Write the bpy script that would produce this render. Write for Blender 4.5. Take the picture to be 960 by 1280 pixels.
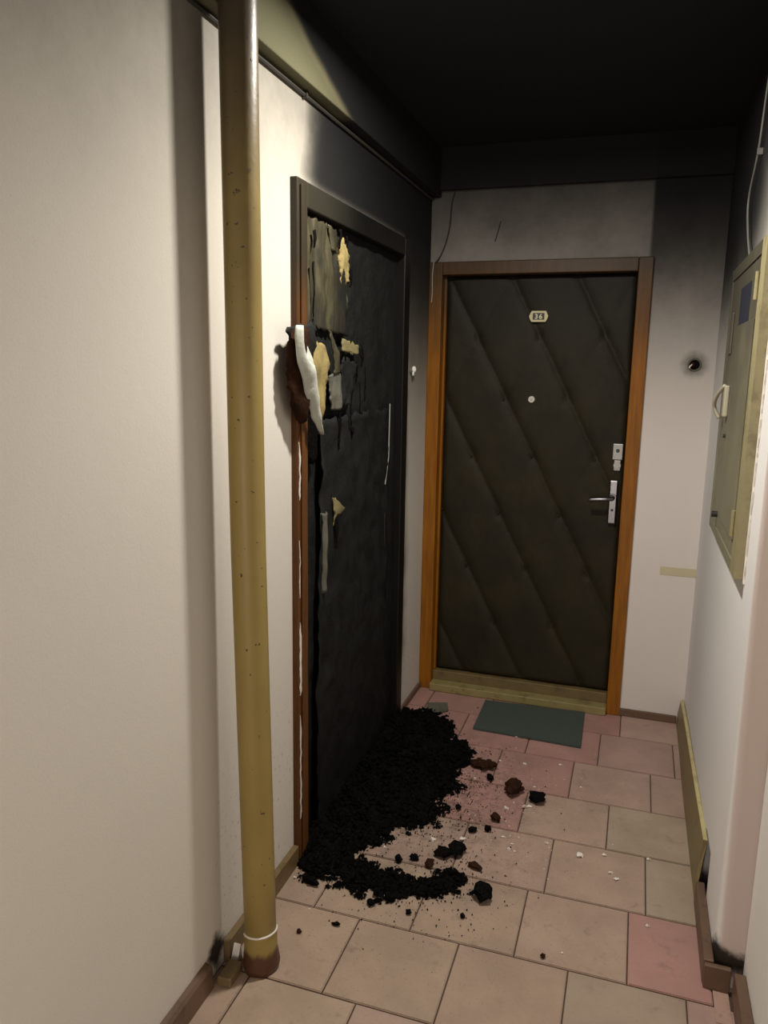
import bpy, bmesh, math, random
from mathutils import Vector, Matrix, noise
random.seed(7)
for o in list(bpy.data.objects): bpy.data.objects.remove(o)
S = bpy.context.scene
COL = S.collection

# ------------------------------------------------------------------ camera
CAM = Vector((0.9681, -3.6101, 1.5973))
YAW, PITCH, ROLL, FPX = 0.3147, 0.1844, 0.0166, 965.4
fw = Vector((-math.sin(YAW)*math.cos(PITCH), math.cos(YAW)*math.cos(PITCH), -math.sin(PITCH)))
rt = Vector((math.cos(YAW), math.sin(YAW), 0)); up = rt.cross(fw)
r2 = rt*math.cos(ROLL)+up*math.sin(ROLL); u2 = up*math.cos(ROLL)-rt*math.sin(ROLL)
cd = bpy.data.cameras.new('camera'); cam = bpy.data.objects.new('camera', cd); COL.objects.link(cam)
M = Matrix((r2, u2, -fw)).transposed().to_4x4(); M.translation = CAM
cam.matrix_world = M
cd.sensor_fit = 'VERTICAL'; cd.sensor_height = 36; cd.lens = FPX/1280*36
cd.clip_start = 0.02
S.camera = cam

# ------------------------------------------------------------------ world, light, exposure
w = bpy.data.worlds.new('world'); S.world = w; w.use_nodes = True
w.node_tree.nodes['Background'].inputs[0].default_value = (0.5, 0.5, 0.5, 1)
w.node_tree.nodes['Background'].inputs[1].default_value = 0.0
YEND = -5.2
def point(name, loc, power, col, rad):
    l = bpy.data.lights.new(name, 'POINT'); l.energy = power; l.color = col; l.shadow_soft_size = rad
    o = bpy.data.objects.new(name, l); o.location = loc; COL.objects.link(o); return o
# the hallway's flat ceiling lamp, just above the frame: it throws no light upwards
L1 = bpy.data.lights.new('ceiling_lamp', 'AREA'); L1.energy = 31; L1.color = (1.0, 0.94, 0.855); L1.shape = 'DISK'; L1.size = .10
lo = bpy.data.objects.new('ceiling_lamp', L1); lo.location = (0.55, -1.545, 2.51); COL.objects.link(lo)
L2 = bpy.data.lights.new('rear_fill', 'AREA'); L2.shape = 'RECTANGLE'; L2.size = .9; L2.size_y = 1.3; L2.energy = 21; L2.color = (1.0, .88, .80)
l2 = bpy.data.objects.new('rear_fill', L2); l2.location = (.65, YEND+.02, .85); l2.rotation_euler = (math.radians(90), 0, math.pi); COL.objects.link(l2)   # added fill light behind the camera, lifts the floor and lower walls
l2.rotation_euler = (math.radians(-90), 0, math.pi)
V = S.view_settings
V.view_transform = 'Standard'; V.look = 'None'; V.gamma = 1; V.use_curve_mapping = False
V.exposure = 0.0

# ------------------------------------------------------------------ material helpers
class X:
    """tiny expression wrapper around shader sockets"""
    def __init__(s, t, k): s.t = t; s.k = k
    def _m(s, op, o=None, o2=None):
        n = s.t.nodes.new('ShaderNodeMath'); n.operation = op
        for i, v in enumerate((s, o, o2)):
            if v is None: continue
            if isinstance(v, X): s.t.links.new(v.k, n.inputs[i])
            else: n.inputs[i].default_value = v
        return X(s.t, n.outputs[0])
    def __add__(s, o): return s._m('ADD', o)
    def __sub__(s, o): return s._m('SUBTRACT', o)
    def __mul__(s, o): return s._m('MULTIPLY', o)
    __radd__ = __add__; __rmul__ = __mul__
    def rsub(s, o): return s*(-1.0)+o
    def mx(s, o): return s._m('MAXIMUM', o)
    def mn(s, o): return s._m('MINIMUM', o)
    def ab(s): return s._m('ABSOLUTE')
    def pw(s, o): return s._m('POWER', o)
    def cl(s): return s.mx(0.0).mn(1.0)
    def ss(s, a, b, lo=0.0, hi=1.0):
        if a > b: a, b, lo, hi = b, a, hi, lo
        n = s.t.nodes.new('ShaderNodeMapRange'); n.interpolation_type = 'SMOOTHSTEP'
        s.t.links.new(s.k, n.inputs[0])
        for i, v in ((1, a), (2, b), (3, lo), (4, hi)): n.inputs[i].default_value = v
        return X(s.t, n.outputs[0])
class Mat:
    def __init__(s, name):
        s.m = bpy.data.materials.new(name); s.m.use_nodes = True; s.t = s.m.node_tree
        s.b = s.t.nodes['Principled BSDF']
        g = s.t.nodes.new('ShaderNodeNewGeometry'); q = s.t.nodes.new('ShaderNodeSeparateXYZ')
        s.t.links.new(g.outputs['Position'], q.inputs[0]); s.pos = g.outputs['Position']
        s.x, s.y, s.z = (X(s.t, q.outputs[i]) for i in range(3))
    def noise(s, scale, detail=3, rough=.55, stretch=(1, 1, 1), off=0.0):
        mp = s.t.nodes.new('ShaderNodeMapping'); mp.inputs['Scale'].default_value = stretch
        mp.inputs['Location'].default_value = (off, off*.7, off*1.3)
        s.t.links.new(s.pos, mp.inputs[0])
        n = s.t.nodes.new('ShaderNodeTexNoise'); n.inputs['Scale'].default_value = scale
        n.inputs['Detail'].default_value = detail; n.inputs['Roughness'].default_value = rough
        s.t.links.new(mp.outputs[0], n.inputs['Vector']); return X(s.t, n.outputs[0])
    def voro(s, scale, off=0.0):
        mp = s.t.nodes.new('ShaderNodeMapping'); mp.inputs['Location'].default_value = (off,)*3
        s.t.links.new(s.pos, mp.inputs[0])
        n = s.t.nodes.new('ShaderNodeTexVoronoi'); n.inputs['Scale'].default_value = scale
        s.t.links.new(mp.outputs[0], n.inputs['Vector']); return X(s.t, n.outputs[0])
    def mix(s, f, a, b):
        n = s.t.nodes.new('ShaderNodeMix'); n.data_type = 'RGBA'
        if isinstance(f, X): s.t.links.new(f.k, n.inputs[0])
        else: n.inputs[0].default_value = f
        for i, v in ((6, a), (7, b)):
            if isinstance(v, tuple): n.inputs[i].default_value = (*v, 1)
            else: s.t.links.new(v, n.inputs[i])
        return n.outputs[2]
    def color(s, c):
        if isinstance(c, tuple): s.b.inputs['Base Color'].default_value = (*c, 1)
        else: s.t.links.new(c, s.b.inputs['Base Color'])
    def rough(s, r):
        if isinstance(r, X): s.t.links.new(r.k, s.b.inputs['Roughness'])
        else: s.b.inputs['Roughness'].default_value = r
    def spec(s, v): s.b.inputs['Specular IOR Level'].default_value = v
    def bump(s, h, dist=.002, strength=1.0):
        n = s.t.nodes.new('ShaderNodeBump'); n.inputs['Distance'].default_value = dist
        n.inputs['Strength'].default_value = strength
        s.t.links.new(h.k, n.inputs['Height']); s.t.links.new(n.outputs[0], s.b.inputs['Normal'])

SOOT = (0.010, 0.010, 0.010)
def sooty(m, mask, base, soot=SOOT, amt=1.0):
    """mix soot over base; the border is broken up by noise"""
    n = m.noise(5, 5, .6, off=3.1); n2 = m.noise(38, 3, .6, off=1.1)
    k = (mask + (n-.5)*(mask*(mask.rsub(1.0)))*1.6 + (n2-.5)*(mask*(mask.rsub(1.0)))*.5).cl()*amt
    return m.mix(k, base, soot), k

def plaster(name, fn, base=(.70, .665, .60), film=(.17, .145, .085), stain_shade=None, soot=SOOT):
    m = Mat(name)
    big = m.noise(2.2, 4, .5); fine = m.noise(160, 4, .6)
    c = m.mix(big, tuple(v*.93 for v in base), base)
    c = m.mix(m.noise(420, 1, .5).ss(.66, .74)*.35, c, (.28, .24, .18))
    if stain_shade: c = stain_shade(m, c)
    mask = fn(m)
    thin = mask.pw(.75)                      # a thin brownish film first, black soot where it is thick
    c = m.mix((thin*1.35).cl()*.62, c, film)
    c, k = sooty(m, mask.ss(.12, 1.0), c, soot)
    m.color(c); m.rough(.85); m.spec(.25)
    m.bump(fine + m.noise(35, 3, .5)*.8, .0012, .4)
    return m.m

def left_soot_shade(m):
    y, z = m.y, m.z
    yy = y + (m.noise(3.5, 3, .5)-.5)*.16
    above = (yy - (z-2.2)*.25).ss(-1.62, -1.28) * z.ss(2.06, 2.16)
    top = yy.ss(-1.56, -1.25) * z.ss(2.33, 2.40)
    corner = y.ss(-.46, -.40) * (z.ss(.9, 2.25)*.97).mx(yy.ss(-.24, -.42)*z.ss(.10, .35)*.95)
    return above.mx(top).mx(corner).mx(z.ss(1.5, 2.35)*.50)  # last term: soot film, deepened to tone down the lamp-lit upper wall
def back_soot(m):
    x, y, z = m.x, m.y, m.z
    zz = z + (m.noise(2.6, 3, .5)-.5)*.22
    h = zz.ss(.98, 3.05)
    band = x.ss(.955, .975)*(z.ss(1.95, 2.15)*.07+z.ss(1.25, 2.1)*.17)
    hi = z.ss(2.34, 2.40)*.95
    return (h + band).mx(hi).cl()
def back_stain(m, c):
    d2 = ((m.x-1.179)*(m.x-1.179) + (m.z-1.632)*(m.z-1.632)).pw(.5)
    c = m.mix((d2 + (m.noise(30, 3)-.5)*.03).ss(.075, .012)*.85, c, (.035, .028, .022))
    return c
def right_soot(m):
    y, z = m.y, m.z
    zz = z + (m.noise(2.6, 3, .5)-.5)*.2
    return (zz.ss(1.35, 2.20)*y.ss(-1.9, -.75)).mx(zz.ss(1.75, 2.30)*.93)
def right_shade(m, c):
    k = ((m.y+1.60).ab()*1.0 + (m.z-.07).ab()*1.0 + (m.noise(40, 3)-.5)*.05).ss(.07, .03)  # shade of the broken hole at the skirting corner, painted on the plaster
    c = m.mix((m.y).ss(-1.606, -1.618), c, (.60, .515, .475))  # corner return facing away from the lamp, its shade mixed into the colour
    return m.mix(k, c, (.03, .022, .016))
def left_shade_stain(m, c):
    k = ((m.y+2.02).ab() + (m.z-.06).ab() + (m.noise(40, 3)-.5)*.05).ss(.075, .03)  # damaged hole at the skirting, its shade painted flat on the wall
    c = m.mix(k, c, (.03, .022, .016))
    k2 = (m.noise(60, 4, .7).ss(.58, .66))*m.z.ss(.75, .35)*m.y.ss(-2.05, -1.95)*.5
    return m.mix(k2, c, (.22, .21, .20))
M_LEFT = plaster('plaster_left', left_soot_shade, stain_shade=left_shade_stain)
M_BACK = plaster('plaster_back', back_soot, base=(.74, .69, .65), film=(.16, .145, .11), stain_shade=back_stain)
M_RIGHT = plaster('plaster_right', right_soot, base=(.85, .84, .82), stain_shade=right_shade)
M_NEARR = plaster('plaster_near_right', lambda m: m.z.ss(1.5, 2.4)*.85, base=(.86, .84, .80))
M_LEDGE = plaster('painted_ledge', lambda m: (m.y + (m.noise(3.5, 3, .5)-.5)*.10 + (m.z-2.392)*3.0).ss(-1.38, -1.18), base=(.11, .105, .058))
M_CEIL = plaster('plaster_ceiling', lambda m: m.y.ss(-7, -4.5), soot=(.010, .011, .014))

def varnish(name, c1, c2, fn=None, rough=.35, axis=(1, 1, .08), fn2=None):
    m = Mat(name)
    g = m.noise(26, 5, .6, stretch=(axis[0]*2, axis[1]*2, axis[2]*2))
    c = m.mix(g.ss(.3, .7), c1, c2)
    if fn:
        mask = fn(m); c, k = sooty(m, mask, c, (.026, .025, .018))
    if fn2: c = m.mix(fn2(m), c, (.0045, .0045, .0042))
    m.spec(.25); m.color(c); m.rough(rough); m.bump(g, .0012, .5)
    return m.m
M_FRAME2 = varnish('varnished_door_frame', (.19, .066, .004), (.29, .108, .006), lambda m: (m.z+(m.noise(4, 3)-.5)*.2).ss(1.5, 2.12)*.84, .45)
M_FRAME1 = varnish('scorched_door_frame', (.10, .038, .010), (.14, .055, .015),
    lambda m: ((m.z+(m.noise(4, 3)-.5)*.25).ss(1.62, 1.92)*.93).mx((m.y + (m.noise(3, 3)-.5)*.05).ss(-1.47, -1.452)*.985), .42, fn2=lambda m: (m.y+(m.noise(5, 4)-.5)*.2).ss(-1.40, -.95)*.96)
def paint(name, c, rough=.5, var=.12, bumpd=.0012, dirt=None, scale=30, spec=.5):
    m = Mat(name); m.spec(spec); n = m.noise(scale, 4, .6)
    col = m.mix(n, tuple(v*(1-var) for v in c), tuple(min(1, v*(1+var)) for v in c))
    if dirt: col = m.mix(m.noise(14, 5, .7, off=2).ss(.52, .66)*.6, col, dirt)
    m.color(col); m.rough(rough); m.bump(m.noise(120, 3), bumpd, .4); return m.m
M_SILL = paint('olive_sill_paint', (.26, .215, .085), .45, .25, dirt=(.10, .075, .035))
M_SILL2 = paint('worn_sill_paint', (.15, .105, .04), .5, .3, dirt=(.07, .045, .02))
M_BASE = paint('brown_baseboard_paint', (.135, .078, .048), .5, .2, dirt=(.07, .04, .025))
M_BASEO = paint('ochre_baseboard_paint', (.17, .115, .05), .5, .2, dirt=(.09, .06, .03))
M_BOARD = paint('ochre_board_paint', (.235, .185, .085), .5, .15, dirt=(.17, .115, .07))
M_BOARDTOP = paint('pale_board_edge', (.52, .45, .22), .5, .15, dirt=(.35, .28, .12))
M_DARK = paint('char_shade_black', (.006, .005, .005), .95, spec=.03)
M_CAB = Mat('cabinet_paint')
_c = M_CAB.mix(M_CAB.noise(9, 4), (.19, .175, .11), (.245, .228, .145))
_c = M_CAB.mix(((M_CAB.z+(M_CAB.noise(7, 4)-.5)*.5).ss(1.1, 1.95)*.88), _c, (.045, .042, .03))
M_CAB.color(_c); M_CAB.rough(.45); M_CAB.bump(M_CAB.noise(70, 3), .001, .4); M_CAB = M_CAB.m
M_CABTRIM = paint('cabinet_trim_paint', (.30, .265, .14), .5, .2, dirt=(.17, .14, .07))
M_CHIP = paint('chipped_white_plaster', (.78, .74, .68), .9, .1)
M_PLASTIC = paint('cream_plastic', (.42, .39, .29), .4, .1)
M_BLUE = paint('blue_sticker', (.016, .019, .034), .5, .4)
M_BLACKP = paint('black_plastic', (.015, .015, .015), .4, .2)
M_WIRE = paint('grey_wire', (.38, .36, .32), .5, .2)
M_CABW = paint('sooty_cable', (.16, .155, .14), .5, .2)
M_WIREB = paint('sooty_wire', (.03, .027, .022), .6, .2)
M_CHROME = Mat('worn_chrome'); M_CHROME.color((.17, .17, .18)); M_CHROME.rough(.28); M_CHROME.b.inputs['Metallic'].default_value = 1; M_CHROME = M_CHROME.m
M_STEEL = Mat('dull_steel'); M_STEEL.color((.36, .36, .35)); M_STEEL.rough(.45); M_STEEL.b.inputs['Metallic'].default_value = .7; M_STEEL = M_STEEL.m
M_BRASS = paint('cream_gold_plate', (.60, .53, .31), .4, .1)
M_DIGIT = paint('pale_digit', (.72, .66, .42), .4, .05)
M_WHITE = paint('white_peephole', (.62, .60, .52), .35, .05)

M_PIPE = Mat('ochre_pipe_paint')
_c = M_PIPE.mix(M_PIPE.noise(7, 4), (.27, .20, .060), (.33, .245, .08))
_c = M_PIPE.mix(M_PIPE.noise(60, 2, off=5).ss(.70, .74), _c, (.06, .04, .02))
_c = M_PIPE.mix((M_PIPE.z+(M_PIPE.noise(5, 3)-.5)*.5).ss(1.45, 2.5)*.95, _c, (.048, .038, .030))  # soot film towards the top, deepened to put the pipe's shade into the colour
_c = M_PIPE.mix((M_PIPE.z+(M_PIPE.noise(40, 3)-.5)*.03).ss(.075, .05), _c, (.085, .035, .018))
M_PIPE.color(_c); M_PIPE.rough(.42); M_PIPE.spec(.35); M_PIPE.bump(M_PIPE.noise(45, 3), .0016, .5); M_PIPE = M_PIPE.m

# floor tiles: colour of each tile comes from the object itself
def tile_mat():
    m = Mat('ceramic_floor_tile')
    oi = m.t.nodes.new('ShaderNodeObjectInfo')
    n = m.noise(6, 5, .6); f = m.noise(90, 4, .7)
    c = m.mix(n.ss(.3, .7)*.30, oi.outputs['Color'], (.17, .12, .085))
    c = m.mix(f.ss(.60, .72)*.28, c, (.12, .085, .06))
    # scattered soot dust around the burned door
    d = ((m.x-.30)*(m.x-.30) + (m.y+.95)*(m.y+.95)*.55).pw(.5)
    dust = (d + (m.noise(9, 4, .7, off=4)-.5)*.5).ss(.55, .15)
    c = m.mix(dust*m.noise(34, 5, .75, off=7).ss(.42, .66)*.5, c, (.03, .024, .02))
    sp = m.noise(130, 2, .6, off=9).ss(.64, .69)*d.ss(1.1, .25)
    c = m.mix(sp*.8, c, (.03, .022, .018))
    # grey dirt towards the pipe and walls
    c = m.mix(m.noise(18, 5, .7, off=11).ss(.58, .72)*.35, c, (.11, .085, .06))
    m.color(c); m.rough(f.ss(.2, .8, .38, .6)); m.bump(f + n, .0012, .5); return m.m
M_TILE = tile_mat()
M_GROUT = paint('dark_grout', (.085, .05, .035), .9, .3)
M_MAT = Mat('green_grey_carpet')
_n = M_MAT.noise(260, 3, .7)
M_MAT.color(M_MAT.mix(_n, (.030, .042, .036), (.075, .092, .080))); M_MAT.rough(.95); M_MAT.bump(_n, .003, .9); M_MAT = M_MAT.m

def vinyl():
    m = Mat('dark_olive_vinyl')
    n = m.noise(5, 4); f = m.noise(240, 3, .6)
    c = m.mix(n.ss(.3, .7), (.0135, .0105, .0036), (.023, .018, .0065))
    c = m.mix((m.z + (m.noise(4, 3)-.5)*.3).ss(1.5, 2.05)*.75, c, (.011, .0115, .009))  # shade below the frame head put into the vinyl colour
    m.color(c); m.rough(.6); m.spec(.25); m.bump(f + m.noise(20, 3)*1.2, .0014, .55); return m.m
M_VINYL = vinyl()
def char():
    m = Mat('charred_surface')
    n = m.noise(9, 6, .65); f = m.noise(70, 5, .7)
    hi = (m.z).ss(.7, 1.9)
    c = m.mix(n.ss(.35, .65), (.006, .0065, .006), (.014, .0155, .0145))
    c = m.mix(hi*m.noise(5, 4, .6, stretch=(1, 1, .4), off=2).ss(.35, .7)*.8, c, (.017, .018, .017))
    c = m.mix(m.noise(55, 3, .6, off=6).ss(.62, .70)*.5, c, (.003, .003, .003))
    c = m.mix((m.z+(m.noise(6, 4)-.5)*.4).ss(.75, .15)*.8, c, (.003, .003, .003))
    m.color(c); m.rough(.7); m.spec(.2); m.bump(f + n*2, .004, .8); return m.m
M_CHAR = char()
M_COAL = Mat('char_granules')
_n = M_COAL.noise(120, 4, .7)
M_COAL.color(M_COAL.mix(_n.ss(.4, .8), (.003, .003, .003), (.012, .011, .010))); M_COAL.rough(.9); M_COAL.spec(.04); M_COAL.bump(_n, .004, 1); M_COAL = M_COAL.m
M_LUMP = paint('burnt_brown_lump', (.030, .013, .007), .9, .6, .004, dirt=(.010, .007, .006), scale=90, spec=.06)
def remnant():
    m = Mat('scorched_upholstery')
    v = m.noise(22, 5, .6, stretch=(1, 1, .12)); n = m.noise(7, 4, off=3)
    c = m.mix(v.ss(.35, .65), (.030, .027, .014), (.085, .074, .040))
    c = m.mix(n.ss(.50, .68)*.85, c, (.028, .026, .020))
    c = m.mix((m.y+(m.noise(10, 4)-.5)*.22).ss(-1.30, -1.13), c, (.013, .0125, .010))
    c = m.mix(m.noise(30, 4, .6, stretch=(1, 1, .15), off=8).ss(.62, .7)*.6, c, (.22, .21, .14))
    m.color(c); m.rough(.5); m.bump(v*2 + n, .006, .8); return m.m
M_REMN = remnant()
M_FOAM = paint('yellow_foam', (.28, .22, .08), .9, .3, .004, dirt=(.20, .14, .06), scale=40)
M_FLAP = paint('pale_cloth_backing', (.46, .48, .42), .75, .18, .003, dirt=(.33, .33, .27), scale=26)
M_PATCH = paint('dull_yellow_foam', (.20, .17, .07), .9, .25, .004, dirt=(.12, .10, .06), scale=40)
M_GREYFOLD = paint('grey_olive_fold', (.10, .098, .075), .7, .4, .003, scale=25)

# ------------------------------------------------------------------ mesh helpers
def link(name, bm, mat, parent=None, smooth=False):
    me = bpy.data.meshes.new(name)
    bmesh.ops.recalc_face_normals(bm, faces=bm.faces)
    bm.to_mesh(me); bm.free()
    if smooth:
        for p in me.polygons: p.use_smooth = True
    me.materials.append(mat)
    o = bpy.data.objects.new(name, me); COL.objects.link(o)
    if parent: o.parent = parent; o.matrix_parent_inverse = Matrix.Translation(-parent.location)
    return o
def tag(o, label, cat=None, kind=None, group=None):
    if label: o['label'] = label
    if cat: o['category'] = cat
    if kind: o['kind'] = kind
    if group: o['group'] = group
    return o
def empty(name, loc, label, cat, kind=None, group=None):
    o = bpy.data.objects.new(name, None); o.location = loc; o.empty_display_size = .1
    COL.objects.link(o); return tag(o, label, cat, kind, group)
def box(bm, x0, x1, y0, y1, z0, z1, bev=0, seg=2):
    vs = [bm.verts.new((x, y, z)) for x in (x0, x1) for y in (y0, y1) for z in (z0, z1)]
    F = [(0, 1, 3, 2), (4, 6, 7, 5), (0, 4, 5, 1), (2, 3, 7, 6), (0, 2, 6, 4), (1, 5, 7, 3)]
    fs = [bm.faces.new([vs[i] for i in f]) for f in F]
    if bev:
        es = list({e for f in fs for e in f.edges})
        bmesh.ops.bevel(bm, geom=es, offset=bev, segments=seg, affect='EDGES', profile=.5)
    return vs
def boxes(*bs):
    bm = bmesh.new()
    for b in bs: box(bm, *b)
    return bm
def prism(pts, d, axis='x', a0=0.0):
    """polygon in the plane across axis, thickness d starting at a0"""
    bm = bmesh.new()
    def P(p, a): return (a, p[0], p[1]) if axis == 'x' else ((p[0], a, p[1]) if axis == 'y' else (p[0], p[1], a))
    A = [bm.verts.new(P(p, a0)) for p in pts]; B = [bm.verts.new(P(p, a0+d)) for p in pts]
    n = len(pts); bm.faces.new(A); bm.faces.new(B[::-1])
    for i in range(n): bm.faces.new((A[i], B[i], B[(i+1) % n], A[(i+1) % n]))
    return bm
def tube(pts, rad, n=8, bm=None):
    bm = bm or bmesh.new(); rings = []
    pts = [Vector(p) for p in pts]
    for i, p in enumerate(pts):
        t = (pts[min(i+1, len(pts)-1)]-pts[max(i-1, 0)]).normalized()
        a = t.orthogonal().normalized() if i == 0 else (a - t*a.dot(t)).normalized()
        b = t.cross(a); r = rad[i] if isinstance(rad, (list, tuple)) else rad
        rings.append([bm.verts.new(p + (a*math.cos(2*math.pi*k/n)+b*math.sin(2*math.pi*k/n))*r) for k in range(n)])
    for A, B in zip(rings, rings[1:]):
        for k in range(n): bm.faces.new((A[k], A[(k+1) % n], B[(k+1) % n], B[k]))
    bm.faces.new(rings[0][::-1]); bm.faces.new(rings[-1]); return bm
def smooth_path(pts, n=8):
    P = [Vector(p) for p in pts]; out = []
    for i in range(len(P)-1):
        a, b, c, d = P[max(i-1, 0)], P[i], P[i+1], P[min(i+2, len(P)-1)]
        for k in range(n):
            t = k/n
            out.append(.5*((2*b)+(c-a)*t+(2*a-5*b+4*c-d)*t*t+(3*b-a-3*c+d)*t**3))
    out.append(P[-1]); return out
def disc_cyl(c, axis, r, d, n=24, bm=None, r1=None):
    c = Vector(c); ax = Vector(axis).normalized(); return tube([c, c+ax*d], [r, r if r1 is None else r1], n, bm)
def loft(rows, thick=.003, bm=None, jit=0.0):
    """sheet through rows of points with a little thickness"""
    bm = bm or bmesh.new()
    R = [[Vector(p)+Vector((random.uniform(-jit, jit),)*3) for p in r] for r in rows]
    nr, nc = len(R), len(R[0]); F = []; B = []
    for i in range(nr):
        f = []; b = []
        for j in range(nc):
            du = R[i][min(j+1, nc-1)]-R[i][max(j-1, 0)]; dv = R[min(i+1, nr-1)][j]-R[max(i-1, 0)][j]
            n = du.cross(dv); n = n.normalized() if n.length > 1e-9 else Vector((1, 0, 0))
            f.append(bm.verts.new(R[i][j]+n*thick/2)); b.append(bm.verts.new(R[i][j]-n*thick/2))
        F.append(f); B.append(b)
    for i in range(nr-1):
        for j in range(nc-1):
            bm.faces.new((F[i][j], F[i][j+1], F[i+1][j+1], F[i+1][j])); bm.faces.new((B[i][j], B[i+1][j], B[i+1][j+1], B[i][j+1]))
    for i in range(nr-1):
        for j in (0, nc-1): bm.faces.new((F[i][j], F[i+1][j], B[i+1][j], B[i][j]))
    for j in range(nc-1):
        for i in (0, nr-1): bm.faces.new((F[i][j], F[i][j+1], B[i][j+1], B[i][j]))
    return bm
def resample(pts, n):
    P = [Vector(p) for p in pts]; L = [0]
    for a, b in zip(P, P[1:]): L.append(L[-1]+(b-a).length)
    out = []
    for k in range(n):
        t = L[-1]*k/(n-1)
        for i in range(len(P)-1):
            if t <= L[i+1]+1e-9:
                f = (t-L[i])/max(1e-9, L[i+1]-L[i]); out.append(P[i].lerp(P[i+1], f)); break
    return out
def ragged(poly, step=.012, amp=.006, seed=0):
    """densify a closed polygon and make its edge torn"""
    out = []; n = len(poly)
    for i in range(n):
        a = Vector(poly[i]); b = Vector(poly[(i+1) % n]); k = max(1, int((b-a).length/step))
        for j in range(k):
            p = a.lerp(b, j/k); q = noise.noise_vector(Vector((p.x*45+seed, p.y*45, seed*1.7)))
            out.append((p.x+q.x*amp, p.y+q.y*amp))
    return out
def blob(bm, c, r, seed, sq=(1, 1, 1), sub=2, amp=.35, fr=1.3):
    vs = bmesh.ops.create_icosphere(bm, subdivisions=sub, radius=1.0)['verts']
    rot = Matrix.Rotation(seed*1.37, 3, 'Z')
    for v in vs:
        d = v.co.normalized(); k = 1+amp*noise.noise(d*fr*1.7+Vector((seed*3.1, seed, 0))) + amp*.5*noise.noise(d*5+Vector((seed, 9, 2)))
        q = rot @ Vector((d.x*sq[0], d.y*sq[1], d.z*sq[2]))*k*r
        v.co = Vector(c)+q
    return bm

# ------------------------------------------------------------------ the room shell
H = 2.57; XR = 1.262; XN = 1.335; XL = -.05; YE = -5.2
# floor slab (grout) and its tiles
fl = link('floor', boxes((-.16, 1.45, YE-.05, .12, -.05, -.004)), M_GROUT)
tag(fl, 'hallway floor of pink and beige square ceramic tiles', 'floor', 'structure')
ys = [0.0, -.236, -.534, -.826, -1.112, -1.409, -1.705, -1.998]
while ys[-1] > YE: ys.append(ys[-1]-.296)
js = [.092, .011, .218, .068, .196, .146, -.006, .091]
BEI, PNK, ROSE, OLV, SAND = (.42, .31, .23), (.44, .30, .25), (.43, .24, .21), (.39, .31, .228), (.42, .30, .235)
def tcol(r, xm):
    if r == 0: return PNK if xm > .99 else ROSE
    if r == 1: return PNK if xm > .91 else ROSE
    if r == 2: return ROSE if xm < .82 else (PNK if xm < 1.118 else SAND)
    if r == 3: return OLV if xm > .97 else (SAND if xm > .67 else ROSE if xm > .36 else PNK)
    if r == 4: return OLV if xm > 1.096 else (SAND if xm > .796 else SAND)
    if r == 5: return ROSE if xm > 1.044 else (SAND if xm > .745 else BEI)
    if r == 6: return PNK if xm > 1.19 else (OLV if xm > .894 else BEI)
    if r == 7: return BEI if xm < .4 else (SAND if xm < .69 else OLV)
    return random.choice([BEI, SAND, PNK, OLV])
g = .0022
for r in range(len(ys)-1):
    y1, y0 = ys[r], ys[r+1]
    xs = [0.0]
    j = js[r] if r < len(js) else js[6 if r % 2 == 0 else 7]
    jx = j-.3
    while jx < 1.4:
        lim = XR if y1 > -1.55 else XN
        if jx > .03 and jx < lim-.03: xs.append(jx+random.uniform(-.001, .001))
        jx += .3
    xs.append(XR if y1 > -1.55 else XN)
    for a, b in zip(xs, xs[1:]):
        bm = bmesh.new(); dz = random.uniform(-.0006, .0006)
        x1_, top = b, 0.0
        vs = box(bm, a+g, x1_-g, max(y0, YE)+g, y1-g, -.012, dz)
        te = [e for e in bm.edges if all(v.co.z > -.005 for v in e.verts)]
        bmesh.ops.bevel(bm, geom=te, offset=.0025, segments=2, affect='EDGES')
        t = link('tile', bm, M_TILE, fl)
        c = tcol(r, (a+b)/2); k = random.uniform(.94, 1.06)
        t.color = (c[0]*k, c[1]*k*random.uniform(.98, 1.02), c[2]*k, 1)
bm = boxes((1.262, 1.30, -1.76, -1.645, 0.0, .0022))
t = link('tile', bm, M_TILE, fl); t.color = (.46, .30, .235, 1); t['label'] = 'small pale pink sliver of tile patched in beside the corner'

ce = link('ceiling', boxes((-.2, 1.5, YE-.1, .2, H, H+.08)), M_CEIL)
tag(ce, 'ceiling blackened by soot', 'ceiling', 'structure')

# left wall with an opening for the burned door
DY0, DY1, DT = -1.53, -.40, 2.117
wl = link('wall_left', boxes((-.16, 0, YE-.05, DY0+.01, -.05, H), (-.16, 0, DY1-.01, .12, -.05, H), (-.16, 0, DY0+.01, DY1-.01, DT-.01, H)), M_LEFT)
tag(wl, 'long white plaster wall on the left, blackened by soot above the burned door', 'wall', 'structure')
# back wall with an opening for the upholstered door
wb = link('wall_back', boxes((-.16, .01, 0, .14, -.05, H), (.972, 1.45, 0, .14, -.05, H), (.01, .972, 0, .14, 2.075, H)), M_BACK)
tag(wb, 'end wall around the upholstered door, grey with soot above and white below', 'wall', 'structure')
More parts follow.
